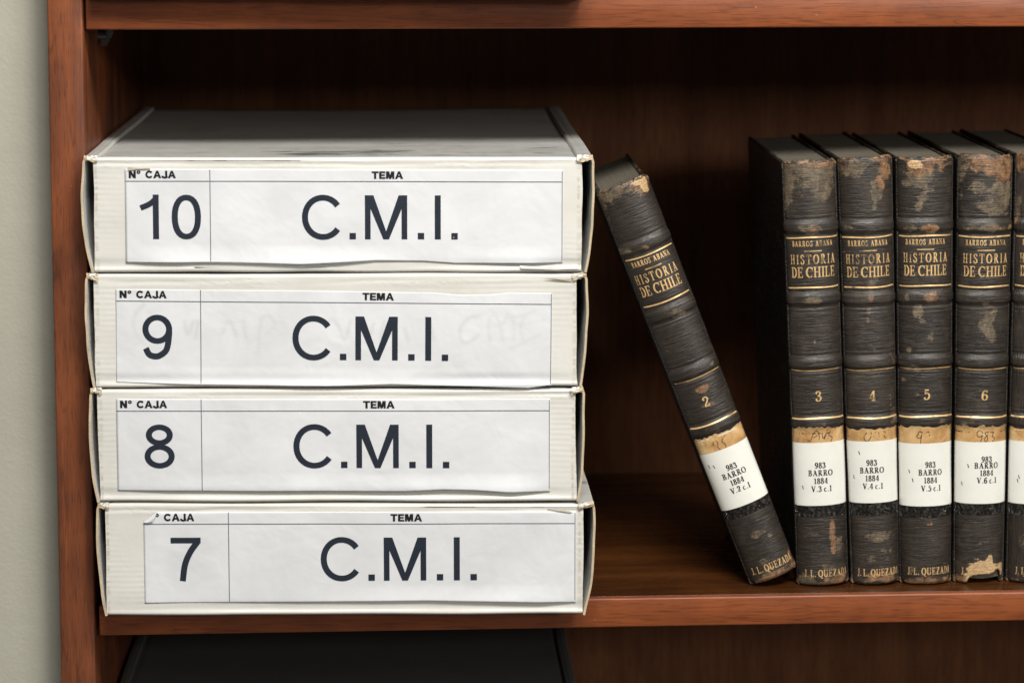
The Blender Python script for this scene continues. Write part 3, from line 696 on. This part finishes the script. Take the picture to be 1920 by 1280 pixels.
# ------------------------------------------------------------------ books
YB = .048
PX = .000321
BANDS = [675, 541, 421, 309]                      # picture pixels above the foot
def make_book(label, name_no, X, lean, pivot, wt, wb, H, dz, wear, lt, group, bulge=.0067, depth=.15, rotz=0., hand=None, leather=None, tcut=None, marks=(), tape_z=None, blob_text=True, labdx=0., titdx=0., hole=None):
    """X: x of the spine's left foot; the book turns about that foot when it leans"""
    rnd = random.Random(name_no*13)
    root = tag(empty('antique_book', (X, YB, ZS+.0003), (0, lean, rotz)), label, 'book', group)
    off = wb/2; wt, wb = wt*.962, wb*.962            # local x = 0 at the left foot; the boards leave a dark gap
    A0 = math.radians(80)
    wob = Wob(name_no*5, .02); wobf = Wob(name_no*7, .006)
    bz = [(b+dz)*PX for b in BANDS]
    def width(z): return wb+(wt-wb)*(z/H)
    def sp(u, z, up=0.):
        """spine surface: u in -1..1 across, z up, 'up' = lift off the surface"""
        th = u*A0; hw = width(z)/2
        bh = 0
        for b in bz:
            bh = bh+.00105*np.exp(-np.abs((z-b)/.0031)**5)-.00035*np.exp(-((np.abs(z-b)-.0050)/.0007)**2)-.0002*np.exp(-((np.abs(z-b)-.0075)/.0005)**2)
        end = np.minimum(z, H-z); rd = np.clip(1-end/.0022, 0, 1)
        sh = .0013*rd**2
        e = bh-sh+.00020*wob(u*.016, z)+up
        x = off+hw*np.sin(th)/math.sin(A0)+np.sin(th)*e
        y = -bulge*(np.cos(th)-math.cos(A0))/(1-math.cos(A0))-np.cos(th)*e
        return x, y, z
    def flat(xx, z, up=0.):
        """xx = arc position in metres from the middle of the spine"""
        hw = width(z)/2; arc_len = hw*A0/math.sin(A0)
        return sp(xx/arc_len, z, up)
    # ---- spine
    nU, nZ = 76, 520
    u = np.linspace(-1, 1, nU); z = np.linspace(0, H, nZ)
    U, Z = np.meshgrid(u, z, indexing='ij')
    Zs = Z+0
    lowcap = np.clip((Z-(H-.004))/.004, 0, 1); Zs = Z+lowcap*.0006*wobf(U*.03, Z)
    Xg, Yg, _ = sp(U, Z)
    P = np.stack([Xg, Yg, Zs], -1)
    keep = None
    if hole is not None:
        uu = (U[:-1, :-1]+U[1:, 1:])/2; zz = (Z[:-1, :-1]+Z[1:, 1:])/2
        keep = zz > np.interp(uu, [p[0] for p in hole], [p[1] for p in hole], left=-1, right=-1)
    spine = grid('spine', P, leather or M_leather, root, True, keep)
    R_ = np.zeros((nU, nZ)); G_ = np.zeros_like(R_); B_ = np.zeros_like(R_)
    hd = H-Z
    R_ += .48*np.exp(-(hd/.009)**2)+.5*np.exp(-(Z/.007)**2); G_ += .52*np.exp(-(hd/.0022)**2)+.42*np.exp(-(Z/.003)**2)
    R_ += .16*np.exp(-((np.abs(U)-1)/.05)**2)
    for i, b in enumerate(bz):
        for k in range(3): R_ += rnd.uniform(.1, .42)*np.exp(-((Z-b)/.0026)**2-((U-rnd.uniform(-.8, .8))/rnd.uniform(.12, .3))**2)
    for kind, cu, cv, ru, rv, st in wear:          # v measured from the head, 0..1
        g = st*np.exp(-(((U-cu)/ru)**2+(((1-Z/H)-cv)/rv)**2)**1.3)
        if kind == 'g': R_ += g
        elif kind == 'r': G_ += g
        else: B_ += g
    at = spine.data.attributes.new('wear', 'FLOAT_COLOR', 'POINT')
    at.data.foreach_set('color', np.stack([R_, G_, B_, np.ones_like(R_)], -1).reshape(-1).astype(np.float32))
    # back side of the spine so the cap has a thickness
    sol = spine.modifiers.new('thickness', 'SOLIDIFY'); sol.thickness = .0012; sol.offset = -1
    # ---- boards with a joint ridge, page block, head band
    for s_ in (-1, 1):
        V, F = [], []; yy = np.concatenate([[0.0, .0012, .0030, .0055, .008], np.linspace(.012, depth, 8)])
        Hc = H-.0012; zz = np.concatenate([[0, .001], np.linspace(.01, Hc-.01, 14), [Hc-.001, Hc]])
        Pn = np.zeros((len(yy), len(zz), 3)); Pi = np.zeros_like(Pn)
        for i, y in enumerate(yy):
            j_ = .0012*math.exp(-((y-.0015)/.0018)**2)-.0011*math.exp(-((y-.0055)/.0018)**2)
            for j, q in enumerate(zz):
                rd = .0006 if j in (0, len(zz)-1) else 0
                wv = width(q)/2
                Pn[i, j] = (off+s_*(wv-.0002+j_-rd), y, q); Pi[i, j] = (off+s_*(wv-.0022), y, q)
        n_, m_ = Pn.shape[:2]; V = np.concatenate([Pn.reshape(-1, 3), Pi.reshape(-1, 3)]); o_ = n_*m_
        for i in range(n_-1):
            for j in range(m_-1):
                a, b, c, d = i*m_+j, (i+1)*m_+j, (i+1)*m_+j+1, i*m_+j+1
                F.append([a, b, c, d]); F.append([o_+d, o_+c, o_+b, o_+a])
        for i in range(n_-1):
            for j in (0, m_-1): a, b = i*m_+j, (i+1)*m_+j; F.append([a, b, o_+b, o_+a])
        for j in range(m_-1):
            for i in (0, n_-1): a, b = i*m_+j, i*m_+j+1; F.append([a, b, o_+b, o_+a])
        cv_ = pydata('cover', V, F, M_cover, root, False)
        ca_ = []
        for v_ in V:
            tp_ = math.exp(-((H-v_[2])/.004)**2)+math.exp(-(v_[2]/.004)**2); fr_ = math.exp(-(v_[1]/.003)**2)
            ca_ += [.16+.36*tp_+.2*fr_*tp_, .22*tp_+.38*tp_*fr_, 0, 1]
        at = cv_.data.attributes.new('wear', 'FLOAT_COLOR', 'POINT'); at.data.foreach_set('color', ca_)
    hw = wt/2-.0024; n_ = 14
    V, F = [], []
    for q, ww in ((.003, wb/2-.0024), (H-.0022, hw)):
        for i in range(n_):
            t = -1+2*i/(n_-1); V.append((off+t*ww, -bulge*.72*(1-t*t)+.0005, q))
        V.append((off+ww, depth-.004, q)); V.append((off-ww, depth-.004, q))
    k = n_+2; F = [list(range(k))[::-1], list(range(k, 2*k))]+[[i, (i+1) % k, k+(i+1) % k, k+i] for i in range(k)]
    pydata('page_block', V, F, M_pages, root)
    # worn head cap: a thin rolled lip along the top of the spine
    V, F = [], []; nn = 40
    for i in range(nn):
        uu = -1+2*i/(nn-1)
        for k_ in range(7):
            a = k_/6*math.pi*1.1; rr_ = .0011+.0003*math.sin(i*1.7)+.0002*math.sin(i*.6+name_no)
            x, y, q = sp(uu, H-.0020); th = uu*A0; d = -rr_*(1-math.cos(a))
            V.append((x+math.sin(th)*d, y-math.cos(th)*d, H-.0012+rr_*math.sin(a)+.0003*math.sin(i*.9+name_no)+.0004*math.sin(i*.37+name_no*2)*math.sin(i*2.1+name_no)))
    for i in range(nn-1):
        for k_ in range(6): F.append([i*7+k_, (i+1)*7+k_, (i+1)*7+k_+1, i*7+k_+1])
    hc = pydata('head_cap', V, F, leather or M_leather, root, True)
    at = hc.data.attributes.new('wear', 'FLOAT_COLOR', 'POINT')
    cc = []
    for i in range(nn):
        for k_ in range(7): cc += [.5+.2*math.sin(i*.8+name_no), .42+.25*math.sin(i*.5+name_no*2), 0, 1]
    at.data.foreach_set('color', cc)
    # ---- gilt
    f = lambda a, b, up: flat(a, b, .00010+up)
    ink = Ink(); q = lambda px: (px+dz)*PX
    for k_, y in ((0, 656), (1, 563), (2, 408), (3, 318)):
        w_ = width(q(y))*.5*A0/math.sin(A0)*.90; ph = rnd.uniform(0, 6)
        pts = [(a, q(y)+.0002*math.sin(a*200+ph)) for a in np.linspace(-w_, w_, 40)]
        gap = rnd.uniform(-.6, .9)
        ink.strip(pts, lambda d: .00075)
    tx = titdx-.0016
    ink.strip([(tx+a, q(631)) for a in np.linspace(-.0052, .0052, 8)], lambda d: .0006)
    ink.text('BARROS ABANA', SERIFB, tx, q(640), 10*PX, .0262, ax='c', sp=.20, space=.55)
    ink.text('HISTORIA', SERIF, tx, q(607), 17.5*PX, .0300, ax='c', sp=.30)
    ink.text('DE CHILE', SERIFB, tx, q(582), 19.5*PX, .0290, ax='c', sp=.06, space=.30)
    ink.text(str(name_no), SERIFB, titdx-.0012, q(350), 19*PX, .0040 if name_no != 1 else .003, ax='c')
    ink.build('gilt_lettering', f, M_gilt, spine, .0012)
    ink = Ink(); qx = .0300
    txt = 'J. L. QUEZADA'
    ink.text(txt, SERIFB, .0022, q(17), 13.5*PX, qx, ax='c', sp=.12, space=.32)
    if hole is not None: ink.q = [e for e in ink.q if e is None or max(p[0] for p in e) < -.0068]
    ink.build('gilt_lettering', f, M_gilt, spine, .0012)
    # ---- tape, call number label, clear tape
    t0, t1, l0, l1 = lt                            # px above the foot: tape top, label top, label bottom, clear tape bottom
    def patch(name, za, zb, mat, up, ragged=0., side=1.0, n1=70, n2=20, parent=root, seed=0):
        rg = Wob(seed+name_no, .0022); rg2 = Wob(seed+name_no+9, .0008)
        uu = np.linspace(-side, side, n1); P = np.zeros((n1, n2, 3))
        for j in range(n2):
            t = j/(n2-1); zt = zb-(zb-za)*t
            zz = zt+(ragged*(rg(uu*.02, 0)*.6+rg2(uu*.02, 0)*.5) if ragged else 0)*(1-t)
            cl = np.clip(uu, -1, 1); x, y, q_ = sp(cl, zz, up)
            ex = uu-cl
            P[:, j, 0] = x; P[:, j, 1] = y+np.abs(ex)*.03; P[:, j, 2] = q_
        o = grid(name, P, mat, parent, True)
        return o
    tp = patch('brown_tape', q(l0+8), q(t0), M_tape, .00022, .0007, 1.0, seed=2)
    fr = patch('frayed_edge', q(t0-5), q(t0+.6), M_frayed, .00017, .0009, 1.0, n2=6, seed=2, parent=tp)
    if hand:
        ink = Ink()
        for st in hand: ink.strip([(p[0]*PX, q(t1)+p[1]*PX) for p in catmull(st, 8)], lambda d: .00042)
        ink.build('handwriting', lambda a, b, up: flat(a, b, .00030+up), M_pen, tp)
    ct = patch('clear_tape', q(l1), q(l0+4), M_ctape, .00016, .0002, 1.0, seed=4)
    lb = patch('call_number_label', q(l0), q(t1), M_slabel, .00045, 0, 1.16 if name_no in (2, 3) else 1.0, n2=40)
    ink = Ink(); lx = labdx-.0016
    base = q(t1)
    for s_, y, h, wd in marks: ink.text(s_, TIMES, lx+(.0004 if s_[0] == 'V' else 0), base-y*PX, h*PX, wd*PX, ax='c', sp=.10, space=.35)
    ink.build('lettering', lambda a, b, up: flat(a, b, .00052+up), M_inkb, lb)
    ink = Ink()
    for k_ in range(rnd.randint(1, 2)):
        ax_, ay_ = rnd.uniform(-46, -24), -rnd.uniform(12, 85); ink.strip([(ax_*PX, base+ay_*PX), ((ax_+1.5)*PX, base+(ay_-4)*PX), ((ax_+2)*PX, base+(ay_-7)*PX)], lambda d: .0006)
    ink.build('ink_speck', lambda a, b, up: flat(a, b, .00050+up), M_pen, lb)
    return root, sp
def callno(v, y0=46, dy=(0, 14.5, 29.5, 44.5), wds=(19, 45, 25, 38)):
    h = 11
    return [('983', y0+dy[0], h, wds[0]), ('BARRO', y0+dy[1], h, wds[1]), ('1884', y0+dy[2], h, wds[2]), ('V.%d c.1' % v, y0+dy[3], h, wds[3])]
GR = 'antique leather volumes with gilt spines'
T3, B3 = .0322, .0315
# handwriting in px, relative to the middle of the spine and the label's top edge
H983 = [[(-1, 18), (-7, 22), (-12, 17), (-9, 10), (-2, 13), (-1, 18), (-3, 8), (-6, -3)], [(9, 19), (3, 17), (8, 8), (5, 0), (2, 6), (9, 15)], [(14, 18), (20, 18), (17, 11), (22, 6), (17, 0)]]
H3 = [[(-24, 6), (-18, 4), (-14, 12), (-10, 20), (-4, 22), (-1, 12), (-2, 5)], [(-12, 10), (-4, 14)], [(4, 18), (6, 8), (12, 16), (8, 6)], [(14, 22), (22, 22), (17, 14), (24, 8), (20, 0)]]
H4 = [[(-12, 18), (-18, 8), (-14, 0), (-8, 4), (-4, 14), (-10, 20), (-14, 14)], [(2, 16), (8, 20), (10, 8)], [(14, 18), (22, 16), (20, 8), (24, 4)]]
H5 = [[(-16, 18), (-20, 14), (-14, 10), (-10, 20), (-15, 23), (-18, 17)], [(-10, 20), (-12, 8), (-13, -2)], [(-3, 20), (2, 22), (4, 14)]]
make_book('black leather volume 2 leaning against the box stack', 2, .2013, math.radians(-21.2), None, .0315, .0295, .2555, 2,
    [('t', .62, .022, .22, .022, .9), ('t', .45, .008, .35, .008, .75), ('r', .55, .02, .5, .03, .8), ('r', -.9, .03, .25, .03, .7), ('g', -.35, .015, .5, .02, .5), ('g', -.9, .08, .2, .08, .55),
     ('r', -.05, .155, .16, .010, .85), ('r', .05, .515, .28, .012, .85), ('g', .05, .555, .3, .008, .9), ('r', .0, .62, .14, .010, .6), ('g', .15, .33, .4, .012, .6),
     ('g', .0, .885, .3, .015, .75), ('g', -.1, .95, .3, .04, .5), ('g', .35, .90, .1, .008, .8), ('r', .95, .97, .2, .03, .8), ('r', .2, .99, .9, .012, .7)],
    (294, 265, 151, 131), GR, rotz=0, hand=[[(-18, 12), (-14, 20), (-8, 16), (-10, 6), (-6, -2)], [(4, 20), (0, 14), (4, 6), (2, -2)], [(4, 20), (10, 23)]], marks=callno(2, 42), labdx=.0015, titdx=.0010, depth=.118)
make_book('black leather volume 3, leftmost upright book, rust streak low on its spine', 3, .2297, math.radians(-2.6), None, .0322, .0310, .2560, 0,
    [('g', .1, .045, .9, .045, .62), ('g', -.85, .06, .3, .09, .7), ('g', .35, .06, .3, .045, .8), ('r', .3, .01, .8, .012, .7), ('g', .0, .17, .25, .006, .6), ('g', 0, .16, .2, .012, .7),
     ('r', .1, .16, .2, .010, .7), ('g', -.1, .155, .4, .01, .5), ('g', -.05, .42, .06, .006, .8), ('g', 0, .325, .3, .012, .7),
     ('r', .28, .875, .12, .035, .95), ('r', .30, .915, .10, .02, .8), ('g', .55, .91, .25, .03, .75), ('g', -.2, .875, .2, .01, .6), ('g', .1, .955, .3, .012, .6), ('g', -.6, .985, .4, .02, .6), ('r', .4, .985, .5, .012, .7)],
    (300, 272, 153, 131), GR, hand=H3, marks=callno(3, 48), labdx=.0012, titdx=.0012)
make_book('upright brownish black leather volume 4 with tan drips running down the top of its spine', 4, .2624, math.radians(-2.2), None, .0326, .0290, .2580, 0,
    [('t', .62, .018, .22, .018, .50), ('r', .55, .03, .38, .03, .85), ('r', .35, .065, .18, .02, .85), ('g', .3, .07, .25, .03, .8), ('g', .22, .088, .14, .014, .95), ('g', .18, .115, .10, .009, .9), ('g', -.4, .03, .4, .02, .6), ('r', -.9, .02, .3, .03, .6),
     ('g', .15, .285, .16, .03, .55), ('g', .0, .30, .12, .02, .6), ('r', .0, .325, .12, .012, .7), ('g', -.05, .355, .08, .01, .9), ('g', -.08, .375, .06, .012, .8), ('g', .65, .46, .08, .008, .8),
     ('g', .8, .60, .16, .035, .6), ('g', .6, .57, .08, .06, .5), ('g', .0, .885, .4, .012, .8), ('g', .3, .91, .5, .05, .5), ('g', -.2, .94, .2, .015, .6), ('r', .2, .98, .9, .014, .75)],
    (297, 274, 157, 133), GR, leather=M_leather4, hand=H4, marks=callno(4, 46), labdx=.0000, titdx=.0010)
make_book('upright black leather volume 5 with a pale chip at the head of its spine', 5, .2918, math.radians(-1.05), None, .0343, .0312, .2580, 2,
    [('t', -.30, .016, .24, .014, 1.1), ('r', -.28, .02, .35, .028, .95), ('r', .3, .02, .5, .02, .7), ('g', -.2, .045, .5, .025, .8), ('g', -.15, .055, .16, .012, .9), ('g', .1, .075, .2, .006, .7), ('g', -.1, .092, .2, .012, .9), ('g', -.22, .115, .12, .012, .9), ('g', -.6, .06, .2, .008, .7),
     ('r', .05, .165, .30, .014, .95), ('g', -.5, .165, .3, .010, .7), ('r', .1, .323, .25, .013, .95), ('g', -.55, .323, .12, .010, .7), ('g', -.25, .355, .18, .022, 1.0), ('g', -.1, .38, .14, .006, .6), ('g', .1, .415, .14, .02, .6), ('g', -.52, .446, .14, .010, .9),
     ('g', -.4, .488, .35, .012, .75), ('g', -.75, .52, .2, .015, .5), ('g', -.3, .55, .1, .01, .6), ('r', .05, .85, .2, .02, .5), ('g', -.5, .965, .12, .01, .7), ('r', .1, .99, .8, .012, .7)],
    (298, 267, 148, 126), GR, hand=H5, marks=callno(5, 46), labdx=.0034, titdx=.0008)
make_book('upright black leather volume 6 with a large torn hole at the foot of its spine', 6, .3245, math.radians(-.15), None, .0332, .0304, .2590, 0,
    [('r', .1, .022, .9, .024, .8), ('r', .55, .04, .45, .035, .85), ('g', -.85, .05, .3, .06, .6), ('g', -.3, .07, .25, .02, .7), ('g', .35, .085, .6, .035, .72), ('g', .0, .115, .5, .010, .6), ('g', .1, .125, .3, .02, .6), ('g', .55, .10, .3, .05, .6), ('r', .5, .165, .5, .010, .65), ('g', .1, .165, .5, .010, .6),
     ('g', .1, .19, .18, .05, .45), ('g', .75, .24, .2, .05, .45), ('g', .1, .36, .35, .035, .62), ('g', .0, .395, .25, .02, .7), ('g', .2, .42, .18, .02, .75), ('r', .7, .325, .2, .01, .6), ('g', -.6, .62, .15, .01, .55),
     ('t', .05, .975, .62, .034, 1.15), ('t', .78, .97, .16, .018, .95), ('t', .28, .93, .10, .035, .5), ('g', .0, .90, .4, .015, .5), ('r', -.7, .99, .4, .012, .7)],
    (300, 271, 154, 132), GR, hand=H983, marks=callno(6, 38, (0, 12, 26, 40)), labdx=.0038, titdx=.0016,
    hole=[(-.48, -1), (-.46, .0004), (-.38, .0035), (-.25, .0052), (0, .0062), (.25, .0058), (.45, .0072), (.6, .0088), (.78, .0062), (.86, .003), (.88, -1)])
make_book('black book with vertical grain right of volume 6, cut off by the frame', 7, .3565, math.radians(.3), None, .0335, .0320, .2600, 0,
    [('r', -.7, .02, .6, .03, .8), ('g', -.85, .12, .25, .05, .8), ('r', -.9, .15, .2, .02, .7), ('g', .2, .05, .5, .04, .6), ('g', -.4, .90, .3, .02, .6), ('r', .2, .98, .9, .014, .6)],
    (296, 271, 152, 130), GR, leather=M_leather7, hand=None, marks=callno(7, 46), labdx=.0030, titdx=.0010)
